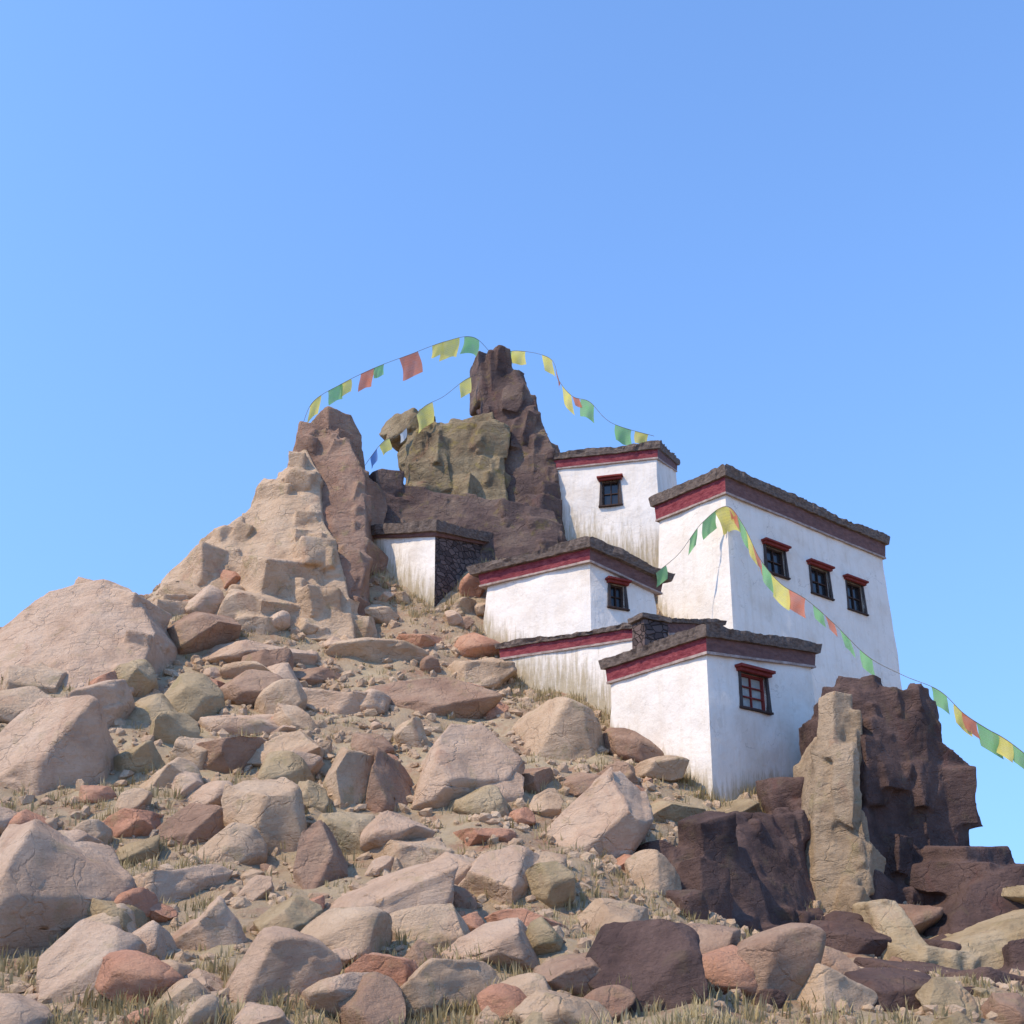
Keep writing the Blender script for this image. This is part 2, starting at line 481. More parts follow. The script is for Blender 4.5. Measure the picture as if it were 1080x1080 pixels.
def crag(name, hulls, mat, label, cat, voxel=0.08, size=1.2, dens=2.4, amp=0.12, seed=0, group=None, tall=1.5, lean=8):
    """one fractured rock mass: a core with jointed angular blocks bedded in its faces, fused by a voxel remesh and weathered.
    every hull is a list of (px, py, near Y, far Y)"""
    rng = random.Random(900 + seed)
    bm = bmesh.new()
    yaw = rng.uniform(0.3, 0.9)
    for hull in hulls:
        pts = []
        for px, py, y0, y1 in hull:
            p = at(px, py, y0)
            pts += [p, Vector((p.x, y1, p.z))]
        hb = bmesh.new(); convex(hb, pts)
        bmesh.ops.triangulate(hb, faces=hb.faces[:])
        bmesh.ops.recalc_face_normals(hb, faces=hb.faces[:])
        tri = [([v.co.copy() for v in f.verts], f.normal.copy(), f.calc_area()) for f in hb.faces]
        hb.free()
        cen = sum(pts, Vector()) / len(pts)
        convex(bm, [cen + (p - cen) * 0.98 for p in pts])
        tri = [t for t in tri if t[1].y < 0.75]
        area = sum(t[2] for t in tri)
        tilt = Matrix.Rotation(R(rng.uniform(-lean, lean)), 3, 'Y') @ Matrix.Rotation(R(rng.uniform(-lean, lean)), 3, 'X')
        jobs = [size] * int(dens * area / size ** 2) + [size * 0.42] * int(0.36 * dens * area / (size * 0.42) ** 2)
        for sc_ in jobs:
            (a, b, c), nrm, _ = rng.choices(tri, [t[2] for t in tri])[0]
            u, v = rng.random(), rng.random()
            if u + v > 1: u, v = 1 - u, 1 - v
            sz = sc_ * (0.28 + 0.95 * rng.random() ** 2.2)
            sx, sy, sh = sz * rng.uniform(0.4, 0.8), sz * rng.uniform(0.4, 0.8), sz * tall * rng.uniform(0.35, 0.75)
            rot = tilt @ Matrix.Rotation(yaw + rng.choice([0, 0, 0.8]) + rng.gauss(0, 0.16), 3, 'Z') @ Matrix.Rotation(R(rng.gauss(0, 6)), 3, 'X') @ Matrix.Rotation(R(rng.gauss(0, 6)), 3, 'Y')
            ext = sum(abs(nrm.dot(rot.col[e])) * (sx, sy, sh)[e] for e in range(3))
            p = a + (b - a) * u + (c - a) * v - nrm * ext * rng.uniform(0.82, 1.05)
            cand = []
            for kx in (-1, 1):
                for ky in (-1, 1):
                    for kz in (-1, 1):
                        g = [rng.uniform(0.78, 1.05) for _k in range(3)]
                        if rng.random() < 0.3:      # a knocked-off corner
                            for e in range(3):
                                h = [1, 1, 1]; h[e] = rng.uniform(0.25, 0.6)
                                cand.append(p + rot @ Vector((kx * sx * h[0] * g[0], ky * sy * h[1] * g[1], kz * sh * h[2] * g[2])))
                        else:
                            cand.append(p + rot @ Vector((kx * sx * g[0], ky * sy * g[1], kz * sh * g[2])))
            convex(bm, cand)
    me = from_bm(name, bm)
    o = bpy.data.objects.new('tmp', me); COL.objects.link(o)
    m = o.modifiers.new('r', 'REMESH'); m.mode = 'VOXEL'; m.voxel_size = voxel
    m2 = o.modifiers.new('s', 'SMOOTH'); m2.factor = 0.5; m2.iterations = 1
    res = evaluated(o)
    bpy.data.objects.remove(o); bpy.data.meshes.remove(me)
    nv = len(res.vertices)
    co = np.empty(nv * 3); res.vertices.foreach_get('co', co)
    no = np.empty(nv * 3); res.vertex_normals.foreach_get('vector', no)
    co = co.reshape(-1, 3); no = no.reshape(-1, 3)
    so = Vector((seed * 17.3, seed * 5.1, seed * 9.9))
    for i in range(nv):
        q = Vector(co[i]) + so
        a = noise.fractal(q * 0.45, 1.1, 2.05, 3) * amp + noise.fractal(q * 1.6, 0.9, 2.1, 6) * 0.03
        co[i] += no[i] * a
    c0 = co.mean(0); c0[2] = co[:, 2].min()
    co -= c0
    res.vertices.foreach_set('co', co.ravel()); res.update()
    res.polygons.foreach_set('use_smooth', [True] * len(res.polygons))
    res.materials.clear()
    ob = link_mesh(name, res, M[mat], None, Vector(c0))
    return tag(ob, label, cat, group)


G_OUT = 'rock outcrops of the hill'
crag('rock_spire', [[(510, 384, 57, 60), (534, 380, 57, 60), (552, 398, 57, 61), (572, 440, 56, 62), (588, 480, 55.3, 62), (596, 580, 54.6, 62), (500, 580, 55, 62), (505, 445, 56.5, 61)]],
     'crag', 'tall dark summit spire above the white houses, holding up the prayer flags', 'rock spire', size=1.6, tall=2.0, lean=4, seed=1, group=G_OUT)
crag('rock_crag', [[(436, 446, 55.5, 60), (462, 452, 55.2, 60), (500, 446, 55, 60), (528, 446, 55.5, 60), (540, 570, 54, 60), (424, 570, 53.5, 60), (428, 490, 54.6, 60)],
                   [(433, 436, 56, 58), (446, 434, 56, 58), (462, 470, 55.2, 58), (428, 470, 55.2, 58), (462, 560, 54.4, 58), (424, 560, 54.4, 58)]],
     'olive', 'olive brown block of crag joined to the left foot of the dark summit spire', 'crag', size=1.7, tall=1.3, seed=2, group=G_OUT)
crag('rock_crag', [[(384, 508, 53.5, 58), (420, 512, 53.2, 58), (480, 522, 52.8, 58), (556, 530, 53, 58), (590, 548, 53, 58), (594, 612, 51.5, 58), (440, 612, 51.5, 58), (384, 590, 52, 58)]],
     'crag', 'low dark broken outcrop between the small white hut and the summit crag', 'crag', size=1.8, tall=0.8, seed=3, group=G_OUT)
crag('rock_crag', [[(322, 456, 51, 54), (346, 449, 51, 54), (370, 466, 50.5, 54), (386, 504, 50, 54.5), (388, 580, 49, 55), (386, 665, 47, 55), (330, 670, 46.5, 55), (308, 600, 48, 55), (306, 480, 50.7, 54)]],
     'rust', 'pointed reddish brown crag at the top of the tan ridge', 'crag', size=1.9, tall=1.8, seed=4, group=G_OUT)
crag('rock_ridge', [[(168, 612, 47, 51), (206, 576, 47.6, 52), (256, 542, 48.5, 53), (262, 640, 46, 53), (196, 680, 44, 51), (160, 664, 45, 50)],
                    [(244, 558, 48.5, 53), (296, 496, 50, 54), (322, 470, 50.4, 54), (338, 500, 49.4, 54), (344, 600, 47.4, 54), (322, 660, 45.6, 53), (250, 672, 44.5, 52)],
                    [(300, 548, 48.0, 53), (330, 530, 48.4, 53), (352, 566, 47.6, 52), (372, 640, 46.0, 50), (374, 676, 45.2, 50), (296, 676, 44.6, 50)]],
     'tan', 'long pale tan rock ridge climbing the skyline to the reddish crag', 'rock ridge', size=2.1, tall=0.8, dens=1.8, seed=5, lean=20, group=G_OUT)
crag('rock_dome', [[(-60, 740, 37, 43), (-10, 668, 38.5, 43), (52, 622, 39.5, 43.5), (108, 608, 40, 44), (138, 616, 40, 44), (166, 665, 38.5, 44), (140, 730, 36, 43), (50, 770, 34, 42), (-40, 800, 33.5, 42)]],
     'pink', 'big rounded pale rock dome on the skyline, farthest left above the slope', 'rock dome', size=2.4, tall=0.8, dens=1.6, seed=6, lean=15, group=G_OUT)
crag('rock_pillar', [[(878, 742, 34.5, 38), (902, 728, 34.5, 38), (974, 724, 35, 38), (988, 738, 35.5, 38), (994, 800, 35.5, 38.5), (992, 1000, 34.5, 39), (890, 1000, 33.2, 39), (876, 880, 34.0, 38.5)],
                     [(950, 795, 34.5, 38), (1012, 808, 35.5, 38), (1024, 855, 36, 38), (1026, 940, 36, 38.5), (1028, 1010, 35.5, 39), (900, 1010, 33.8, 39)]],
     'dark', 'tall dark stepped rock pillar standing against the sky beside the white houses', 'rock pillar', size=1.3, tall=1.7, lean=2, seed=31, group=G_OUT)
crag('rock_lit_face', [[(872, 782, 33.7, 36.5), (880, 766, 33.7, 36.5), (904, 766, 33.5, 36.5), (910, 815, 33.1, 36.5), (912, 900, 32.6, 36.5), (920, 985, 32.0, 36.5), (862, 985, 32.6, 36.5), (856, 870, 33.2, 36.5), (862, 800, 33.6, 36.5)]],
     'buff', 'upright tan slab leaning on the dark pillar, added as its sunlit face', 'rock slab', size=0.9, tall=2.6, dens=1.3, seed=8, group=G_OUT)  # pillar's lit face painted as a separate paler rock
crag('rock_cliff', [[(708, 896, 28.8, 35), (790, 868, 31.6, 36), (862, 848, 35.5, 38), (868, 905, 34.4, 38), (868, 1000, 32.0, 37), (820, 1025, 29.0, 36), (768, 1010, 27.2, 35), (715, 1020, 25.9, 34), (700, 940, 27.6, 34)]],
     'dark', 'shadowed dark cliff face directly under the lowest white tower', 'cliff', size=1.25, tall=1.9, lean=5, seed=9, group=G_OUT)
crag('rock_outcrop', [[(1004, 970, 31.5, 35), (1024, 934, 31.8, 35), (1060, 914, 32, 35), (1120, 905, 32, 36), (1150, 985, 31, 36), (1060, 1015, 30.5, 36), (1004, 1020, 31, 35)]],
     'dark', 'dark reddish rounded outcrop cut by the right border, beyond the pale ledge', 'outcrop', size=1.9, tall=0.8, dens=1.8, seed=10, group=G_OUT)
crag('rock_ledge', [[(916, 950, 30.4, 33), (944, 948, 30.4, 33), (978, 1002, 29.0, 32), (996, 1014, 28.6, 32), (984, 1046, 28.2, 32), (936, 1036, 29.2, 32)],
                    [(972, 1010, 28.7, 32), (1000, 1012, 28.5, 32), (1056, 988, 28.8, 32), (1110, 956, 29.2, 32.5), (1150, 950, 29.2, 32.5), (1110, 1006, 28.6, 32), (1000, 1046, 28.2, 32)]],
     'ochre', 'curving olive rock ledge that dips below the dark pillar', 'rock ledge', size=0.8, tall=0.7, dens=0.9, seed=11, group=G_OUT)
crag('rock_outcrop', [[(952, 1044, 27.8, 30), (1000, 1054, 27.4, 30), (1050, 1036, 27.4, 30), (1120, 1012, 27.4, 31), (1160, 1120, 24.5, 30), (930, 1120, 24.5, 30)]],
     'dark', 'outcrop in the bottom corner below the olive ledge, its shade put into dark rock colour', 'outcrop', size=1.3, tall=1.0, seed=12, group=G_OUT)  # meant to lie in shade; that shade is in the dark rock colour

# hand-placed boulders: px, py, width px, height px, tilt in the picture, rock, label
BL = [
    (192, 676, 92, 62, 12, 'brown', 'brown shaded boulder under the pale ridge beside the rounded dome'),
    (108, 728, 40, 36, 0, 'red', 'small orange boulder below the rounded dome'),
    (92, 758, 92, 54, 42, 'pink', 'slanting pale boulder just under the small orange one'),
    (40, 815, 130, 130, 30, 'pink', 'large smooth pinkish boulder at the left border halfway down the slope'),
    (256, 692, 112, 40, 4, 'pink', 'pale flat slab high on the slope under the ridge'),
    (196, 724, 72, 22, -4, 'red', 'thin salmon slab lying over a dark hollow'),
    (248, 766, 98, 42, 2, 'pink', 'pale flat boulder below the dark hollow, left of centre'),
    (352, 748, 100, 56, -6, 'pink', 'pale flattened boulder in the upper slope below the hut'),
    (392, 696, 92, 38, 2, 'tan', 'tan slab nearest below the small white hut'),
    (318, 716, 70, 34, 8, 'brown', 'brown stone wedged between two pale slabs below the hut'),
    (236, 808, 60, 62, 0, 'brown', 'square brown boulder in the middle of the left slope'),
    (302, 800, 78, 52, 0, 'tan', 'blocky tan boulder next to the square brown one'),
    (136, 812, 62, 56, 0, 'ochre', 'olive tan boulder between the big pinkish one and the square brown one'),
    (132, 876, 84, 40, 6, 'red', 'bright orange boulder on the lower left slope'),
    (122, 908, 74, 34, 25, 'ochre', 'yellowish boulder directly under the bright orange one'),
    (88, 948, 42, 60, 10, 'red', 'rust red upright stone at the foot of the bright orange boulder'),
    (156, 948, 128, 48, 38, 'pink', 'long slanting pale boulder in the lower left'),
    (196, 884, 66, 56, 20, 'brown', 'brown boulder above the end of the long slanting one'),
    (20, 985, 140, 190, 0, 'pink', 'huge pale boulder in the bottom left corner'),
    (78, 1045, 90, 110, -15, 'pink', 'pale pinkish boulder leaning on the huge corner boulder'),
    (156, 1006, 52, 52, 0, 'pink', 'small rounded pale boulder under the long slanting one'),
    (214, 996, 70, 72, 35, 'pink', 'pinkish boulder at the end of the long slanting one'),
    (184, 1066, 56, 48, 20, 'tan', 'greyish tan boulder at the bottom border near the corner'),
    (276, 1046, 124, 100, 25, 'pink', 'wide pinkish boulder at the bottom, left of the rust red block'),
    (268, 878, 82, 104, 8, 'tan', 'pale upright blocky boulder in the left middle of the slope'),
    (330, 922, 60, 86, -12, 'brown', 'reddish brown boulder behind the upright blocky one'),
    (366, 832, 58, 88, 4, 'tan', 'narrow upright tan boulder near the middle of the slope'),
    (370, 890, 62, 60, 0, 'ochre', 'olive boulder at the foot of the narrow upright one'),
    (408, 842, 48, 96, 20, 'brown', 'leaning brown boulder between two pale ones in mid slope'),
    (476, 828, 88, 128, -35, 'pink', 'large diamond shaped pinkish boulder in the centre of the slope'),
    (584, 788, 96, 84, -10, 'tan', 'rounded tan boulder below the stained terrace wall'),
    (446, 746, 124, 64, -4, 'brown', 'broad brown boulder below the gap beside the hut'),
    (500, 716, 70, 46, 8, 'tan', 'tan boulder at the foot of the terrace wall corner'),
    (520, 752, 36, 44, 0, 'red', 'small rust coloured boulder above the diamond shaped one'),
    (512, 856, 66, 44, 0, 'ochre', 'olive boulder right of the diamond shaped one'),
    (506, 888, 58, 28, 6, 'red', 'low orange boulder above the round pale one'),
    (396, 972, 150, 84, 24, 'pink', 'big flat topped pale boulder in the lower centre'),
    (530, 936, 98, 88, 10, 'pink', 'round pale boulder in the lower centre'),
    (622, 882, 74, 140, -38, 'pink', 'long pale boulder leaning up towards the lowest tower'),
    (666, 916, 46, 34, 0, 'red', 'orange stone right of the long leaning boulder'),
    (690, 934, 48, 62, 0, 'tan', 'small upright tan boulder at the edge of the shadowed cliff'),
    (398, 1034, 66, 50, 20, 'red', 'rust red block at the bottom between two pale boulders'),
    (450, 1062, 130, 70, 18, 'tan', 'broad tan boulder at the bottom border, near the centre'),
    (526, 1012, 100, 66, -6, 'pink', 'low pale boulder under the round one'),
    (560, 974, 76, 24, -4, 'red', 'thin reddish slab squeezed between the round and low pale boulders'),
    (604, 1040, 90, 64, 6, 'brown', 'brown boulder at the bottom, left of the dark blocks'),
    (640, 982, 84, 62, 30, 'tan', 'tan boulder below the long leaning one'),
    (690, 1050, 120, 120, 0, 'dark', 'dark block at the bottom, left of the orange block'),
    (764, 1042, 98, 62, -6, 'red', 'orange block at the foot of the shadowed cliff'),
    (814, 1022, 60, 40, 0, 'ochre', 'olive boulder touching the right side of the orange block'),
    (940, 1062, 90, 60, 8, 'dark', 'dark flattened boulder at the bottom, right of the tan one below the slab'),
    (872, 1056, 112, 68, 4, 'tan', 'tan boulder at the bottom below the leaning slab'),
    (892, 1000, 96, 46, 0, 'dark', 'dark boulder painting the shadowed hollow under the leaning slab'),  # fills the cave mouth; its dark colour stands for the shadow inside
    (706, 862, 58, 44, 0, 'ochre', 'olive boulder at the foot of the lowest tower'),
    (772, 862, 100, 36, 10, 'ochre', 'olive grassy rock ledge under the shaded wall of the lowest tower'),
    (652, 826, 52, 38, 0, 'brown', 'brown stone at the left foot of the lowest tower'),
    (604, 834, 84, 36, 6, 'brown', 'dark brown stone painting the shade under the rounded tan boulder'),  # added stone, its dark colour stands for the boulder's shade
    (26, 728, 70, 60, 30, 'tan', 'tan boulder under the rounded dome at the left border'),
    (176, 826, 56, 46, -10, 'tan', 'tan boulder left of the square brown one'),
    (322, 850, 44, 58, 0, 'ochre', 'olive stone left of the narrow upright boulder'),
    (430, 912, 76, 50, 0, 'tan', 'tan boulder above the big flat topped one'),
    (300, 984, 64, 52, 30, 'ochre', 'olive tan boulder left of the big flat topped one'),
    (560, 1062, 70, 50, 0, 'tan', 'tan boulder at the bottom border right of the broad one'),
    (296, 640, 70, 40, 20, 'tan', 'tan boulder at the foot of the reddish crag'),
    (350, 654, 62, 40, -10, 'brown', 'brown boulder between the reddish crag and the hut'),
    (440, 678, 60, 28, 0, 'red', 'reddish boulder below the right corner of the hut'),
    (560, 830, 40, 40, 0, 'brown', 'small brown stone between the diamond and rounded tan boulders'),
    (660, 870, 44, 46, 10, 'brown', 'brown stone between the long leaning boulder and the tower'),
]
PLACED = []
for i, (px, py, w, h, ang, mat, lab) in enumerate(BL):
    p = hit(px, py + h * 0.10)
    if p is None: continue
    d = p.y * CP + p.z * SP
    w_, h_ = w / F * d * 0.68, h / F * d * 0.68
    c = at(px, py, p.y)
    c = c + Vector((0, 0.58 * max(w_, h_), 0))
    put_rock('boulder', BOULDERS[(i * 5) % len(BOULDERS)], c, w_, 0.62 * (w_ + h_), h_, ang, random.uniform(-8, 8), mat)
    o = COL.objects[-1]
    tag(o, lab, 'boulder', 'boulders on the slope')
    PLACED.append((px, py, w, h))

# ------------------------------------------------------------------ buildings
G_B = 'whitewashed monastery buildings'
FOOT = []                                   # footprints kept clear of stones


def quad_strip(bm, ring_a, ring_b):
    for i in range(len(ring_a) - 1):
        bm.faces.new((ring_a[i], ring_a[i + 1], ring_b[i + 1], ring_b[i]))


class House:
    """battered, whitewashed block on four plan corners: N (near), Rt, Bk, Lf, each with its own wall-top height"""

    def __init__(s, label, N, L, Rt, foot_py, depth_down=2.5, batter=0.035, frieze=0.55, coping=0.45, name='monastery_building', wall_mat='wash', bands=('crimson', 'umber'), over=0.22, ledge=True, seed=0, reach=1.0):
        s.reach = reach
        (npx, npy, Y), (lpx, lpy, ld), (rpx, rpy, rd) = N, L, Rt
        n = at(npx, npy, Y)

        def along(d, px):
            k = px - 540
            t = (k * (n.y * CP + n.z * SP) - F * n.x) / (F * d[0] - k * d[1] * CP)
            return n.x + t * d[0], n.y + t * d[1]
        lx, ly = along(ld, lpx); rx, ry = along(rd, rpx)
        l = Vector((lx, ly, z_at(lx, ly, lpy))); r = Vector((rx, ry, z_at(rx, ry, rpy)))
        b = l + r - n
        s.top = [n, r, b, l]
        zf = z_at(n.x, n.y, foot_py)
        s.zb = zf - depth_down
        s.zf = zf
        s.base = Vector((n.x, n.y, zf))
        s.root = tag(empty(name, s.base), label, 'building', G_B)
        s.outs = []
        for i in range(4):
            p0, p1 = s.top[i], s.top[(i + 1) % 4]
            t = Vector((p1.x - p0.x, p1.y - p0.y, 0)).normalized()
            s.outs.append(Vector((t.y, -t.x, 0)))
        s.batter = batter
        s.bot = []
        for i in range(4):
            o1, o2 = s.outs[i - 1], s.outs[i]
            hgt = s.top[i].z - s.zb
            s.bot.append(Vector((s.top[i].x, s.top[i].y, s.zb)) + s.corner_off(i) * batter * hgt)
        FOOT.append([(v.x, v.y) for v in s.bot])
        s.wall_mat = wall_mat
        s.cutters = []
        s.seed = seed
        s.frieze_h, s.cop_h, s.over, s.bands, s.ledge = frieze, coping, over, bands, ledge

    def corner_off(s, i):
        o1, o2 = s.outs[i - 1], s.outs[i]
        m = (o1 + o2)
        return m / max(0.4, m.dot(o2))

    def loc(s, p): return Vector(p) - s.base

    def wall_frame(s, side, px, py):
        """point on a wall side under a pixel, with the wall's tangent, slope-up and outward vectors"""
        p0, p1 = s.top[side], s.top[(side + 1) % 4]
        b0 = s.bot[side]
        t = (p1 - p0).normalized(); upv = (p0 - b0).normalized()
        n = t.cross(upv).normalized()
        if n.dot(s.outs[side]) < 0: n = -n
        d = at(px, py, 1.0)
        k = p0.dot(n) / d.dot(n)
        th = Vector((t.x, t.y, 0)).normalized()
        up = n.cross(th); up = up if up.z > 0 else -up
        return d * k, th, up.normalized(), n

    def window(s, side, px, py, wpx, hpx, label=None, canopy=True, panes='glass', frame='timber', cols=2, rows=2):
        c, t, up, n = s.wall_frame(side, px, py)
        dep = c.y * CP + c.z * SP
        h = hpx / F * dep
        # width foreshortened by the wall's turn
        a = proj(c + t * 0.1)[0] - proj(c - t * 0.1)[0]
        w = abs(wpx / a * 0.2)
        s.cutters.append((c, t, up, n, w, h))
        Mx = Matrix((t, up, n)).transposed().to_4x4(); Mx.translation = s.loc(c)

        def boxes(name, lst, mat, parent, bev=0.0):
            bm = bmesh.new()
            for (x0, x1, y0, y1, z0, z1) in lst:
                q = bmesh.ops.create_cube(bm, size=1.0)['verts']
                for v in q:
                    v.co = Vector(((x0 + x1) / 2 + v.co.x * (x1 - x0), (y0 + y1) / 2 + v.co.y * (y1 - y0), (z0 + z1) / 2 + v.co.z * (z1 - z0)))
            if bev: bmesh.ops.bevel(bm, geom=bm.edges[:], offset=bev, segments=1, affect='EDGES')
            bm.transform(Mx)
            return link_mesh(name, from_bm(name, bm), M[mat], parent)
        f = 0.10
        W, H = w / 2, h / 2
        fr = [(-W, -W + f, -H, H, -0.22, -0.10), (W - f, W, -H, H, -0.22, -0.10), (-W + f, W - f, H - f, H, -0.22, -0.10), (-W + f, W - f, -H, -H + f, -0.22, -0.10)]
        iw, ih = W - f, H - f
        for k in range(1, cols):
            x = -iw + 2 * iw * k / cols
            fr.append((x - 0.025, x + 0.025, -ih, ih, -0.20, -0.12))
        for k in range(1, rows):
            y = -ih + 2 * ih * k / rows
            for q in range(cols):
                xa = -iw + 2 * iw * q / cols + 0.026 * (q > 0); xb = -iw + 2 * iw * (q + 1) / cols - 0.026 * (q < cols - 1)
                fr.append((xa, xb, y - 0.025, y + 0.025, -0.195, -0.125))
        win = boxes('window', fr, frame, s.root)
        if label: win['label'] = label
        boxes('pane', [(-iw, iw, -ih, ih, -0.30, -0.205)], panes, win)
        # black painted surround, wider at the foot
        bm = bmesh.new()
        g = 0.11

        def prism(pts, z0, z1):
            a = [bm.verts.new((x, y, z0)) for x, y in pts]; b = [bm.verts.new((x, y, z1)) for x, y in pts]
            k = len(pts)
            bm.faces.new(a[::-1]); bm.faces.new(b)
            for i in range(k): bm.faces.new((a[i], a[(i + 1) % k], b[(i + 1) % k], b[i]))
        prism([(-W - g * 0.8, H + 0.1), (-W - g * 1.7, -H), (-W, -H), (-W, H), (W, H), (W, -H), (W + g * 1.7, -H), (W + g * 0.8, H + 0.1)], -0.08, 0.07)
        bm.transform(Mx)
        link_mesh('surround', from_bm('surround', bm), M['black'], win)
        boxes('sill', [(-W - g * 1.9, W + g * 1.9, -H - 0.09, -H - 0.002, -0.08, 0.13)], 'timber', win, 0.01)
        if canopy:
            boxes('canopy', [(-W - 0.26, W + 0.26, H + 0.13, H + 0.24, -0.05, 0.34), (-W - 0.18, W + 0.18, H + 0.002, H + 0.128, -0.05, 0.22)], 'redwood', win, 0.012)
        return win

    def build(s):
        # --- wall: one closed solid, gridded and slightly lumpy
        bm = bmesh.new()
        grid = {}
        nv = 22
        rings = []
        segs = []
        for i in range(4):
            L_ = (s.top[(i + 1) % 4] - s.top[i]).length
            segs.append(max(4, int(L_ / 0.3)))
        for k in range(nv + 1):
            v = k / nv
            ring = []
            for i in range(4):
                for q in range(segs[i]):
                    u = q / segs[i]
                    p = (s.bot[i].lerp(s.bot[(i + 1) % 4], u)).lerp(s.top[i].lerp(s.top[(i + 1) % 4], u), v)
                    o = s.outs[i] if q else s.corner_off(i) * 0.6
                    a = noise.fractal(p * 0.5 + Vector((s.seed * 3.1, 0, 0)), 0.9, 2.0, 5) * 0.075
                    if q == 0: a -= 0.03
                    p = p + o * a
                    if k < nv: p.z += noise.noise(p * 0.4) * 0.03
                    ring.append(bm.verts.new(s.loc(p)))
            rings.append(ring)
        n_ = len(rings[0])
        for k in range(nv):
            for i in range(n_):
                j = (i + 1) % n_
                bm.faces.new((rings[k][i], rings[k][j], rings[k + 1][j], rings[k + 1][i]))
        bm.faces.new(rings[0][::-1]); bm.faces.new(rings[-1])
        me = from_bm('wall', bm)
        if s.cutters:
            cb = bmesh.new()
            for c, t, up, n, w, h in s.cutters:
                Mx = Matrix((t, up, n)).transposed().to_4x4(); Mx.translation = s.loc(c)
                q = bmesh.ops.create_cube(cb, size=1.0)['verts']
                for v in q:
                    v.co = Mx @ Vector((v.co.x * w, v.co.y * h, v.co.z * 0.9 + 0.1))
            cm = from_bm('cut', cb)
            co = bpy.data.objects.new('cut', cm); COL.objects.link(co)
            tmp = bpy.data.objects.new('tmp', me); COL.objects.link(tmp)
            md = tmp.modifiers.new('b', 'BOOLEAN'); md.operation = 'DIFFERENCE'; md.object = co; md.solver = 'EXACT'
            me2 = evaluated(tmp)
            bpy.data.objects.remove(tmp); bpy.data.objects.remove(co); bpy.data.meshes.remove(cm)
            me = me2; me.name = 'wall'
        me.polygons.foreach_set('use_smooth', [True] * len(me.polygons))
        me.set_sharp_from_angle(angle=R(38))
        at_ = me.attributes.new('foot', 'FLOAT', 'POINT')
        hv = [max(0.0, 1.5 / s.reach * (v.co.z + s.base.z - max(s.zf - 0.6, ground(v.co.x + s.base.x, v.co.y + s.base.y)))) for v in me.vertices]
        at_.data.foreach_set('value', hv)
        me.materials.clear()
        s.wall = link_mesh('wall', me, M[s.wall_mat], s.root)
        # --- frieze: one band for every side, mitred at the corners
        def band(side, z0, z1, o0, o1, inner, lump, nseg=None):
            bm = bmesh.new()
            i, j = side, (side + 1) % 4
            L_ = (s.top[j] - s.top[i]).length
            n_ = nseg or max(6, int(L_ / 0.11))
            rows = []
            for q in range(n_ + 1):
                u = q / n_
                p = s.top[i].lerp(s.top[j], u)
                off = s.corner_off(i).lerp(s.corner_off(j), u) if False else None
                # mitre: scale the corner offsets linearly along the side
                ci, cj = s.corner_off(i), s.corner_off(j)
                e = ci * (1 - u) + cj * u
                nrm = s.outs[side]
                e = e / max(0.2, e.dot(nrm))
                if 0 < q < n_:
                    w1 = noise.fractal(p * 2.6 + Vector((0, 0, s.seed)), 0.7, 2, 5) * lump
                    w2 = noise.fractal(p * 2.7 + Vector((9, 0, s.seed)), 1, 2, 4) * lump
                    w3 = noise.noise(p * 0.35 + Vector((s.seed, 4, 1))) * lump * 1.8
                else: w1 = w2 = w3 = 0
                def P(o, z, dx=0, dz=0): return bm.verts.new(s.loc(p + e * (o + dx) + Vector((0, 0, z + dz))))
                rows.append([P(-inner, z0), P(o0, z0, w1 * 0.4, w2 * 0.3), P((o0 + o1) / 2, (z0 + z1) / 2, w1, 0), P(o1, z1, w2, w3 + w1 * 0.5), P(-inner, z1, 0, w3)])
            for a, b in zip(rows, rows[1:]):
                for k in range(5):
                    bm.faces.new((a[k], b[k], b[(k + 1) % 5], a[(k + 1) % 5]))
            return from_bm('band', bm)
        for side in range(4):
            mat = s.bands[0] if side == 3 else s.bands[1]  # crimson on the sunlit side; the browner sides have shade put into the colour
            z = 0.0
            if s.ledge:
                me = band(side, -0.10, -0.004, s.over * 0.45, s.over * 0.45, -0.03, 0.012)
                link_mesh('ledge', me, M['ledge'], s.root)
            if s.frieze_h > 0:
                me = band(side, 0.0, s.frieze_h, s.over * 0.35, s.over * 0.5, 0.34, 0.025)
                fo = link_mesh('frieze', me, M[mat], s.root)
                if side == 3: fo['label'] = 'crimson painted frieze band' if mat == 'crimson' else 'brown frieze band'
            me = band(side, s.frieze_h + 0.004, s.frieze_h + s.cop_h, s.over, s.over * 1.25, 0.44, 0.10)
            link_mesh('coping', me, M['slate'], s.root)
        # --- flat mud roof inside the parapet
        bm = bmesh.new()
        lo = [bm.verts.new(s.loc(s.top[i] - s.corner_off(i) * 0.36 + Vector((0, 0, 0.05)))) for i in range(4)]
        hi = [bm.verts.new(s.loc(s.top[i] - s.corner_off(i) * 0.36 + Vector((0, 0, s.frieze_h * 0.5 + 0.06)))) for i in range(4)]
        bm.faces.new(lo[::-1]); bm.faces.new(hi)
        for i in range(4): bm.faces.new((lo[i], lo[(i + 1) % 4], hi[(i + 1) % 4], hi[i]))
        link_mesh('roof', from_bm('roof', bm), M['roof'], s.root)
        return s


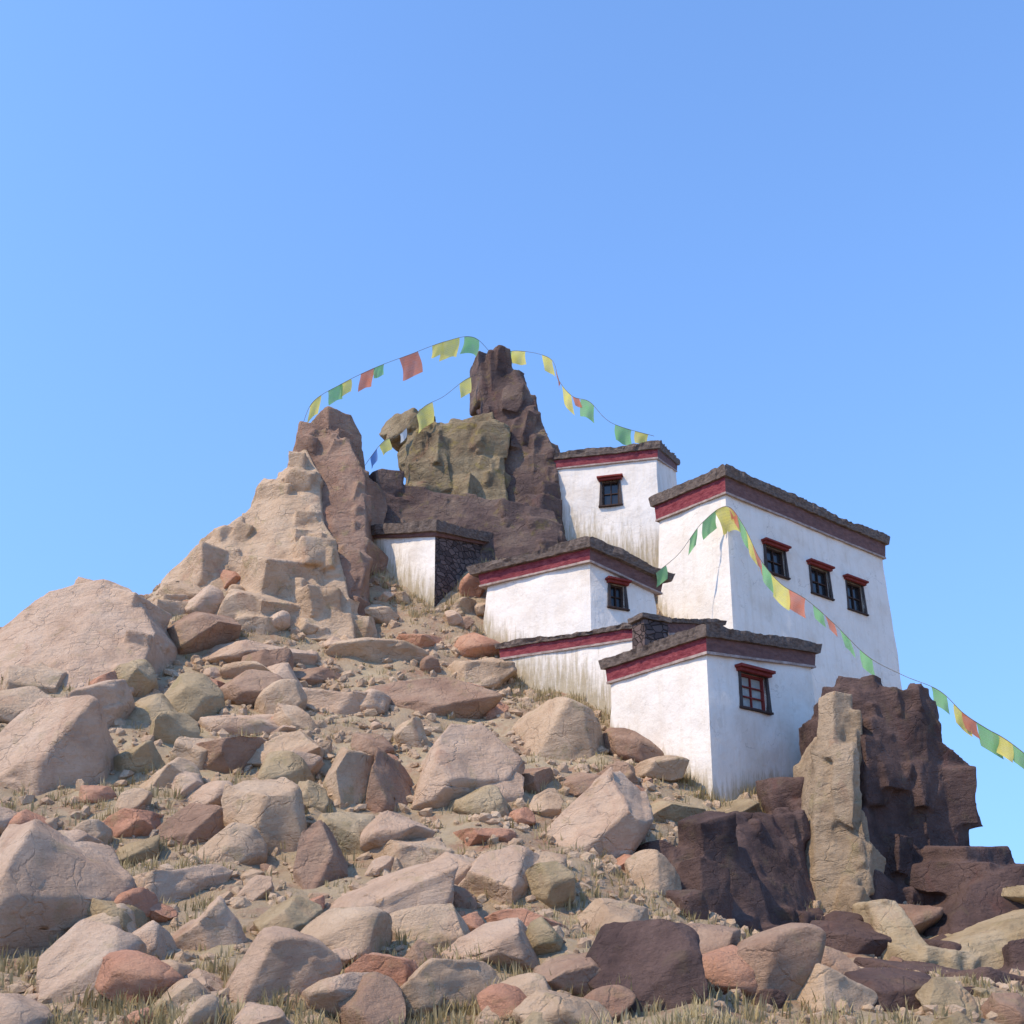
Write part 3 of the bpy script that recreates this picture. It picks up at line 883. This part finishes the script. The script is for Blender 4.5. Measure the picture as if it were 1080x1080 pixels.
hB = House('largest white building with three windows in its shaded wall and a long sloping roof edge',
           (765, 520, 47), (695, 548, (-0.61, 0.79)), (931, 588, (0.79, 0.61)), 800, frieze=0.78, coping=0.48, over=0.3, reach=1.0, seed=1, batter=0.04)
hB.window(0, 818, 592, 20, 30, canopy=True)
hB.window(0, 865, 614, 19, 31, canopy=True)
hB.window(0, 902, 630, 17, 32, canopy=True)
hB.build()
hC = House('topmost white house with one red canopied window beside the dark spire',
           (692, 483, 54), (578, 495, (-0.97, 0.25)), (716, 496, (0.25, 0.97)), 590, frieze=0.48, coping=0.42, over=0.25, reach=2.6, seed=2)
hC.window(3, 644, 520, 18, 28, label='dark window under a bright red canopy')
hC.build()
hD = House('middle white house with a bent roofline and one small dark window',
           (622, 592, 45), (513, 617, (-0.85, 0.53)), (690, 625, (0.88, 0.47)), 690, frieze=0.56, coping=0.42, over=0.42, reach=1.2, seed=3)
hD.window(0, 651, 629, 15, 26, canopy=True)
hD.build()
hE = House('low stained terrace storey with a crimson band in front of the middle house',
           (704, 668, 41.5), (530, 694, (-0.85, 0.53)), (760, 668, (0.62, 0.78)), 760, frieze=0.42, coping=0.22, over=0.22, reach=2.3, seed=4)
hE.build()
hA = House('lowest white tower with a broad shaded wall and a single red framed window',
           (745, 688, 36), (644, 719, (-0.61, 0.79)), (857, 702, (0.79, 0.61)), 840, frieze=0.52, coping=0.40, over=0.28, reach=0.8, seed=5, batter=0.02)
hA.window(0, 795, 730, 27, 38, label='window with a red frame and pale panes', frame='redwood', panes='pale', canopy=True, cols=2, rows=3)
hA.build()
hF = House('small white hut with a dark flat roof below the crags',
           (459, 566, 49), (393, 568, (-0.85, 0.53)), (512, 575, (0.6, 0.8)), 660, frieze=0.16, coping=0.55, over=0.3, bands=('umber', 'umber'), reach=1.7, seed=6, ledge=False)
hF.build()
# side wall of the hut: the rocks' shadow over it is painted as dark stone
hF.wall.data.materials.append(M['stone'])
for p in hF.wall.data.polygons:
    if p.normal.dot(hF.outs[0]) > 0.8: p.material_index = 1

# dark stone shed on the terrace roof
_n, _r, _b, _l = hE.top
c0 = at(686, 686, 40.4)
shed = tag(empty('stone_shed', c0), 'little dark stone shed on the roof of the lowest tower, behind its crimson edge', 'shed')


def lumpy_box(name, sx, sy, z0, z1, mat, parent, lump=0.05, rot=0.3, dx=0.0):
    bm = bmesh.new()
    bmesh.ops.create_cube(bm, size=1.0)
    bmesh.ops.subdivide_edges(bm, edges=bm.edges[:], cuts=9, use_grid_fill=True)
    Rz = Matrix.Rotation(rot, 3, 'Z')
    for v in bm.verts:
        c = Vector((v.co.x * sx + dx, v.co.y * sy, z0 + (v.co.z + 0.5) * (z1 - z0)))
        c = Rz @ c
        v.co = c + noise.noise_vector(c * 2.3) * lump
    return link_mesh(name, from_bm(name, bm, False), M[mat], parent)


lumpy_box('wall', 1.2, 0.9, -0.9, 1.15, 'stone', shed, 0.04, 0.5)
lumpy_box('roof', 1.45, 1.1, 1.18, 1.40, 'slate', shed, 0.05, 0.5)

# ------------------------------------------------------------------ filler stones


def inside(x, y, grow=0.35):
    for poly in FOOT:
        sgn = []
        ok = True
        for i in range(4):
            (x0, y0), (x1, y1) = poly[i], poly[(i + 1) % 4]
            L_ = math.hypot(x1 - x0, y1 - y0)
            if ((x1 - x0) * (y - y0) - (y1 - y0) * (x - x0)) / L_ < -grow: ok = False; break
        if ok: return True
    return False


n_st = 0
SMALL = {'tan': 'small tan stone among the boulders', 'pink': 'small pale pinkish stone among the boulders', 'ochre': 'small olive stone among the boulders',
         'red': 'small rust red stone among the boulders', 'brown': 'small brown stone among the boulders', 'dark': 'small dark stone among the rocks below the dark pillar and cliff'}
for k in range(2200):
    if n_st >= 215: break
    px = random.uniform(-20, 1090); py = random.uniform(600, 1095)
    p = hit(px, py)
    if p is None or p.y > 56 or inside(p.x, p.y): continue
    if 705 < px < 880 and 850 < py < 1000: continue
    near = any(abs(px - a) < w * 0.36 and abs(py - b) < h * 0.36 for a, b, w, h in PLACED)
    if near: continue
    dep = p.y
    r = random.choice([0.25, 0.35, 0.45, 0.6, 0.8, 1.0]) * random.uniform(0.8, 1.2) * (0.55 + dep / 60)
    mat = random.choices(['tan', 'pink', 'ochre', 'red', 'brown'], [5, 4, 1.5, 3, 2])[0]
    if px > 660 and py > 890: mat = random.choices(['dark', 'brown', 'ochre'], [5, 2, 1])[0]
    o = put_rock('stone', STONES[k % len(STONES)], p + Vector((0, 0, 0.12 * r)), r * random.uniform(0.8, 1.3), r, r * random.uniform(0.55, 0.95), random.uniform(-35, 50), random.uniform(-20, 20), mat)
    tag(o, SMALL[mat] if mat != 'dark' else SMALL[mat], 'stone', 'small stones between the boulders')
    n_st += 1

# ------------------------------------------------------------------ gravel and dry grass
gv, gf = [], []
base = bmesh.new(); bmesh.ops.create_icosphere(base, subdivisions=1, radius=1.0)
bv = [v.co.copy() for v in base.verts]; bf = [[v.index for v in f.verts] for f in base.faces]; base.free()
k = 0
while k < 8000:
    x = random.uniform(-24, 20); y = random.uniform(12, 54)
    if abs(x) > 0.62 * y or inside(x, y, 0.1): continue
    z = ground(x, y); r = (0.03 + 0.17 * random.random() ** 2) * (0.6 + y / 50)
    q = Matrix.Rotation(random.uniform(0, 6.28), 3, (random.uniform(-1, 1), random.uniform(-1, 1), random.uniform(0.2, 1)))
    o = len(gv)
    for v in bv:
        c = q @ Vector((v.x * 1.3, v.y, v.z * 0.7)); c += noise.noise_vector(c * 2 + Vector((k, 0, 0))) * 0.35
        gv.append((x + c.x * r, y + c.y * r, z + c.z * r + 0.02))
    gf += [[i + o for i in f] for f in bf]
    k += 1
tag(link_mesh('gravel', mesh_from('gravel', gv, gf), M['tan']), kind='stuff')

wv, wf, wt = [], [], []


def tuft(x, y, z, n, h, spread):
    tint = random.uniform(0.1, 0.8)
    for _ in range(n):
        a = random.uniform(0, 6.283); r = spread * math.sqrt(random.random())
        bx, by = x + r * math.cos(a), y + r * math.sin(a)
        ln = h * random.uniform(0.5, 1.15); le = random.uniform(0.1, 0.55) * ln
        b = a + random.uniform(-0.7, 0.7)
        w = 0.012 + 0.010 * random.random()
        tx, ty = -math.sin(b) * w, math.cos(b) * w
        o = len(wv)
        gz = z - 0.06
        wv.extend([(bx - tx, by - ty, gz), (bx + tx, by + ty, gz), (bx + tx * 0.7 + math.cos(b) * le * 0.35, by + ty * 0.7 + math.sin(b) * le * 0.35, gz + ln * 0.6),
                   (bx - tx * 0.7 + math.cos(b) * le * 0.35, by - ty * 0.7 + math.sin(b) * le * 0.35, gz + ln * 0.6), (bx + math.cos(b) * le, by + math.sin(b) * le, gz + ln)])
        wf.append((o, o + 1, o + 2, o + 3)); wf.append((o + 3, o + 2, o + 4))
        t = min(1, max(0, tint + random.uniform(-0.2, 0.2)))
        wt.extend([t * 0.8, t * 0.8, t, t, min(1, t + 0.15)])


k = 0
while k < 4200:
    px = random.uniform(-30, 1110); py = 600 + 500 * random.random() ** 0.8
    p = hit(px, py)
    k += 1
    if p is None or p.y > 58 or inside(p.x, p.y, 0.0): continue
    if noise.noise(p * 0.22 + Vector((5, 1, 0))) < -0.12 and random.random() < 0.8: continue
    tuft(p.x, p.y, ground(p.x, p.y), 12, random.uniform(0.16, 0.42), 0.22)
# grass along the feet of the walls
for poly in FOOT:
    for i in (0, 3):
        (x0, y0), (x1, y1) = poly[i], poly[(i + 1) % 4]
        L_ = math.hypot(x1 - x0, y1 - y0)
        nx_, ny_ = (y1 - y0) / L_, -(x1 - x0) / L_
        for q in range(int(L_ * 16)):
            u = random.random(); d = random.uniform(-0.1, 0.9) ** 1
            x, y = x0 + (x1 - x0) * u + nx_ * d, y0 + (y1 - y0) * u + ny_ * d
            tuft(x, y, ground(x, y), 12, random.uniform(0.2, 0.6), 0.2)
gm = mesh_from('grass', wv, wf)
ga = gm.attributes.new('tint', 'FLOAT', 'POINT'); ga.data.foreach_set('value', wt)
tag(link_mesh('dry_grass', gm, M['grass']), kind='stuff')

# ------------------------------------------------------------------ prayer flags


def catmull(pts, n=14):
    out = []
    P = [pts[0]] + list(pts) + [pts[-1]]
    for i in range(1, len(P) - 2):
        p0, p1, p2, p3 = P[i - 1:i + 3]
        for k in range(n):
            t = k / n
            out.append(0.5 * ((2 * p1) + (p2 - p0) * t + (2 * p0 - 5 * p1 + 4 * p2 - p3) * t * t + (3 * p1 - p0 - 3 * p2 + p3) * t ** 3))
    out.append(pts[-1])
    return out


def string(label, ctrl, flags, size):
    """flags: (px of the middle of the flag, colour, scale)"""
    path = catmull([at(*c) for c in ctrl])
    root = tag(empty('prayer_flag_string', path[0]), label, 'prayer flags', 'strings of prayer flags')
    base = path[0]
    # cord
    bm = bmesh.new(); rings = []
    for i, p in enumerate(path):
        t = (path[min(i + 1, len(path) - 1)] - path[max(i - 1, 0)]).normalized()
        a = t.cross(Vector((0, 0, 1))).normalized(); b = a.cross(t)
        rings.append([bm.verts.new(p - base + (a * math.cos(q * 1.2566) + b * math.sin(q * 1.2566)) * 0.014) for q in range(5)])
    for r0, r1 in zip(rings, rings[1:]):
        for q in range(5): bm.faces.new((r0[q], r0[(q + 1) % 5], r1[(q + 1) % 5], r1[q]))
    link_mesh('cord', from_bm('cord', bm, True), M['cord'], root)
    cum = [0.0]
    for a, b in zip(path, path[1:]): cum.append(cum[-1] + (b - a).length)

    def at_len(s):
        s = min(max(s, 0), cum[-1])
        for i in range(len(path) - 1):
            if cum[i + 1] >= s:
                u = (s - cum[i]) / max(1e-6, cum[i + 1] - cum[i])
                return path[i].lerp(path[i + 1], u)
        return path[-1]
    xs = [proj(p)[0] for p in path]
    for px, colr, sc in flags:
        i = min(range(len(xs)), key=lambda q: abs(xs[q] - px))
        s0 = cum[i]
        w = size * sc * random.uniform(0.92, 1.08); h = w * random.uniform(0.92, 1.1)
        nu, nw = 8, 8
        vs, fs = [], []
        ph = random.uniform(0, 6.28); bl = random.uniform(0.1, 0.5); sk = random.uniform(-0.12, 0.25)
        tdir = (at_len(s0 + w / 2) - at_len(s0 - w / 2)).normalized()
        side = tdir.cross(Vector((0, 0, 1))).normalized()
        for a in range(nw + 1):
            v = a / nw
            for b in range(nu + 1):
                u = b / nu
                p = at_len(s0 + (u - 0.5) * w) + Vector((0, 0, -0.01))
                wave = math.sin(u * 5.2 + ph + v * 1.4) * 0.10 * w * v + math.sin(u * 9 + ph * 2 + v * 3) * 0.03 * w * v
                p = p + Vector((0, 0, -1)) * (v * h * (1 - 0.25 * bl)) - side * (v * h * bl * 0.55 + wave) + tdir * (sk * v * w + 0.05 * w * math.sin(v * 4 + ph))
                vs.append(p - base)
        for a in range(nw):
            for b in range(nu):
                q = a * (nu + 1) + b
                fs.append((q, q + 1, q + nu + 2, q + nu + 1))
        fm = mesh_from('flag', vs, fs, True)
        ul = fm.uv_layers.new(name='uv')
        for lp in fm.loops:
            ul.data[lp.index].uv = ((lp.vertex_index % (nu + 1)) / nu, 1 - (lp.vertex_index // (nu + 1)) / nw)
        o = link_mesh('flag', fm, FLAG[colr], root)
        o['label'] = {'y': 'yellow', 'g': 'green', 'r': 'red', 'b': 'blue', 'w': 'white'}[colr] + ' square flag'
    return root


string('string of flags rising from the reddish crag to the tip of the dark summit spire',
       [(318, 452, 51.5), (330, 424, 52), (360, 405, 52.6), (395, 388, 53.5), (432, 374, 54.5), (470, 360, 55.6), (500, 356, 56.5), (522, 378, 58)],
       [(331, 'y', 0.95), (353, 'g', 0.9), (365, 'y', 0.7), (388, 'r', 0.9), (399, 'g', 0.6), (432, 'r', 1.15), (462, 'y', 0.8), (475, 'y', 1.05), (499, 'g', 1.0)], 1.2)
string('short string with three yellow flags sagging left from the dark spire over the olive crag',
       [(522, 380, 57.5), (508, 392, 56.8), (490, 401, 56), (468, 418, 55.4), (446, 430, 54.8), (424, 456, 54), (404, 466, 53.2), (384, 492, 52.4)],
       [(491, 'y', 0.8), (447, 'y', 1.2), (405, 'y', 0.7), (394, 'b', 0.6), (426, 'w', 0.5)], 1.3)
string('string of flags falling from the dark spire to the roof of the topmost house',
       [(522, 376, 58), (545, 370, 57.5), (580, 378, 56.5), (590, 402, 55.6), (604, 418, 55), (622, 424, 54.4), (645, 446, 54), (690, 460, 54.2)],
       [(547, 'y', 0.85), (537, 'g', 0.6), (579, 'y', 0.95), (587, 'r', 0.75), (597, 'y', 0.95), (675, 'y', 0.7), (619, 'g', 1.0), (608, 'r', 0.5), (659, 'g', 0.95)], 1.15)
string('long string of flags running down past the largest building and out beside the dark pillar',
       [(692, 604, 46.2), (716, 584, 46.4), (740, 552, 46.5), (766, 534, 46.6), (784, 554, 46.0), (802, 590, 45.4), (824, 616, 44.8), (850, 632, 44.2), (880, 658, 43.4), (915, 692, 42.4), (952, 712, 41.5), (990, 728, 40.6), (1016, 752, 40.2), (1040, 768, 39.8), (1064, 782, 39.4), (1110, 818, 38.6), (1180, 872, 37.5)],
       [(697, 'g', 0.75), (731, 'g', 0.7), (748, 'g', 1.1), (766, 'y', 1.2), (782, 'g', 1.15), (774, 'r', 0.8), (790, 'y', 1.25), (798, 'r', 1.0), (809, 'g', 1.15), (823, 'y', 1.2), (840, 'r', 1.0), (862, 'g', 0.75), (876, 'r', 0.6), (891, 'g', 0.75), (912, 'g', 0.75), (990, 'g', 0.8), (1014, 'y', 0.85), (1021, 'r', 0.7), (1040, 'g', 1.0), (1058, 'y', 0.85), (1073, 'g', 0.85)], 1.0)

# ------------------------------------------------------------------ light, sky, camera
SUN_EL, SUN_AZ = R(51), math.atan2(-0.82, -0.57)     # azimuth of the direction to the sun (x, y)
sd = Vector((-0.82, -0.57, 0)).normalized() * math.cos(SUN_EL) + Vector((0, 0, math.sin(SUN_EL)))
sl = bpy.data.lights.new('sun', 'SUN'); sl.energy = 2.0; sl.angle = R(0.5); sl.color = (1.0, 0.835, 0.63)
so = bpy.data.objects.new('sun', sl); COL.objects.link(so)
so.rotation_euler = sd.to_track_quat('Z', 'Y').to_euler(); so.location = (-40, -20, 60)

w = bpy.data.worlds.new('World'); SC.world = w; w.use_nodes = True
nt = w.node_tree
sky = nt.nodes.new('ShaderNodeTexSky'); sky.sky_type = 'NISHITA'; sky.sun_disc = False
sky.sun_elevation = SUN_EL
sky.sun_rotation = math.atan2(sd.x, sd.y)
sky.altitude = 0; sky.air_density = 1.1; sky.dust_density = 0.25; sky.ozone_density = 9.0
# thin high-altitude air: the pale band at the horizon is squeezed out by reading the sky a little higher up
tc = nt.nodes.new('ShaderNodeTexCoord')
vm = nt.nodes.new('ShaderNodeVectorMath'); vm.operation = 'MULTIPLY_ADD'
vm.inputs[1].default_value = (1, 1, 0.42); vm.inputs[2].default_value = (0, 0, 0.30)
vn = nt.nodes.new('ShaderNodeVectorMath'); vn.operation = 'NORMALIZE'
nt.links.new(tc.outputs['Generated'], vm.inputs[0]); nt.links.new(vm.outputs[0], vn.inputs[0])
nt.links.new(vn.outputs[0], sky.inputs['Vector'])
nt.links.new(sky.outputs[0], nt.nodes['Background'].inputs[0])
nt.nodes['Background'].inputs[1].default_value = 0.15

cd = bpy.data.cameras.new('camera'); cam = bpy.data.objects.new('camera', cd); COL.objects.link(cam)
cd.sensor_width = 36; cd.sensor_fit = 'HORIZONTAL'; cd.lens = F / 1080 * 36
cd.shift_y = (CY - 540) / 1080
cd.clip_start = 0.1; cd.clip_end = 5000
cam.location = (0, 0, 0); cam.rotation_euler = (R(90) + PITCH, 0, 0)
SC.camera = cam
SC.view_settings.view_transform = 'Standard'; SC.view_settings.look = 'None'
SC.view_settings.exposure = 1.14; SC.view_settings.gamma = 1.0
SC.cycles.max_bounces = 6
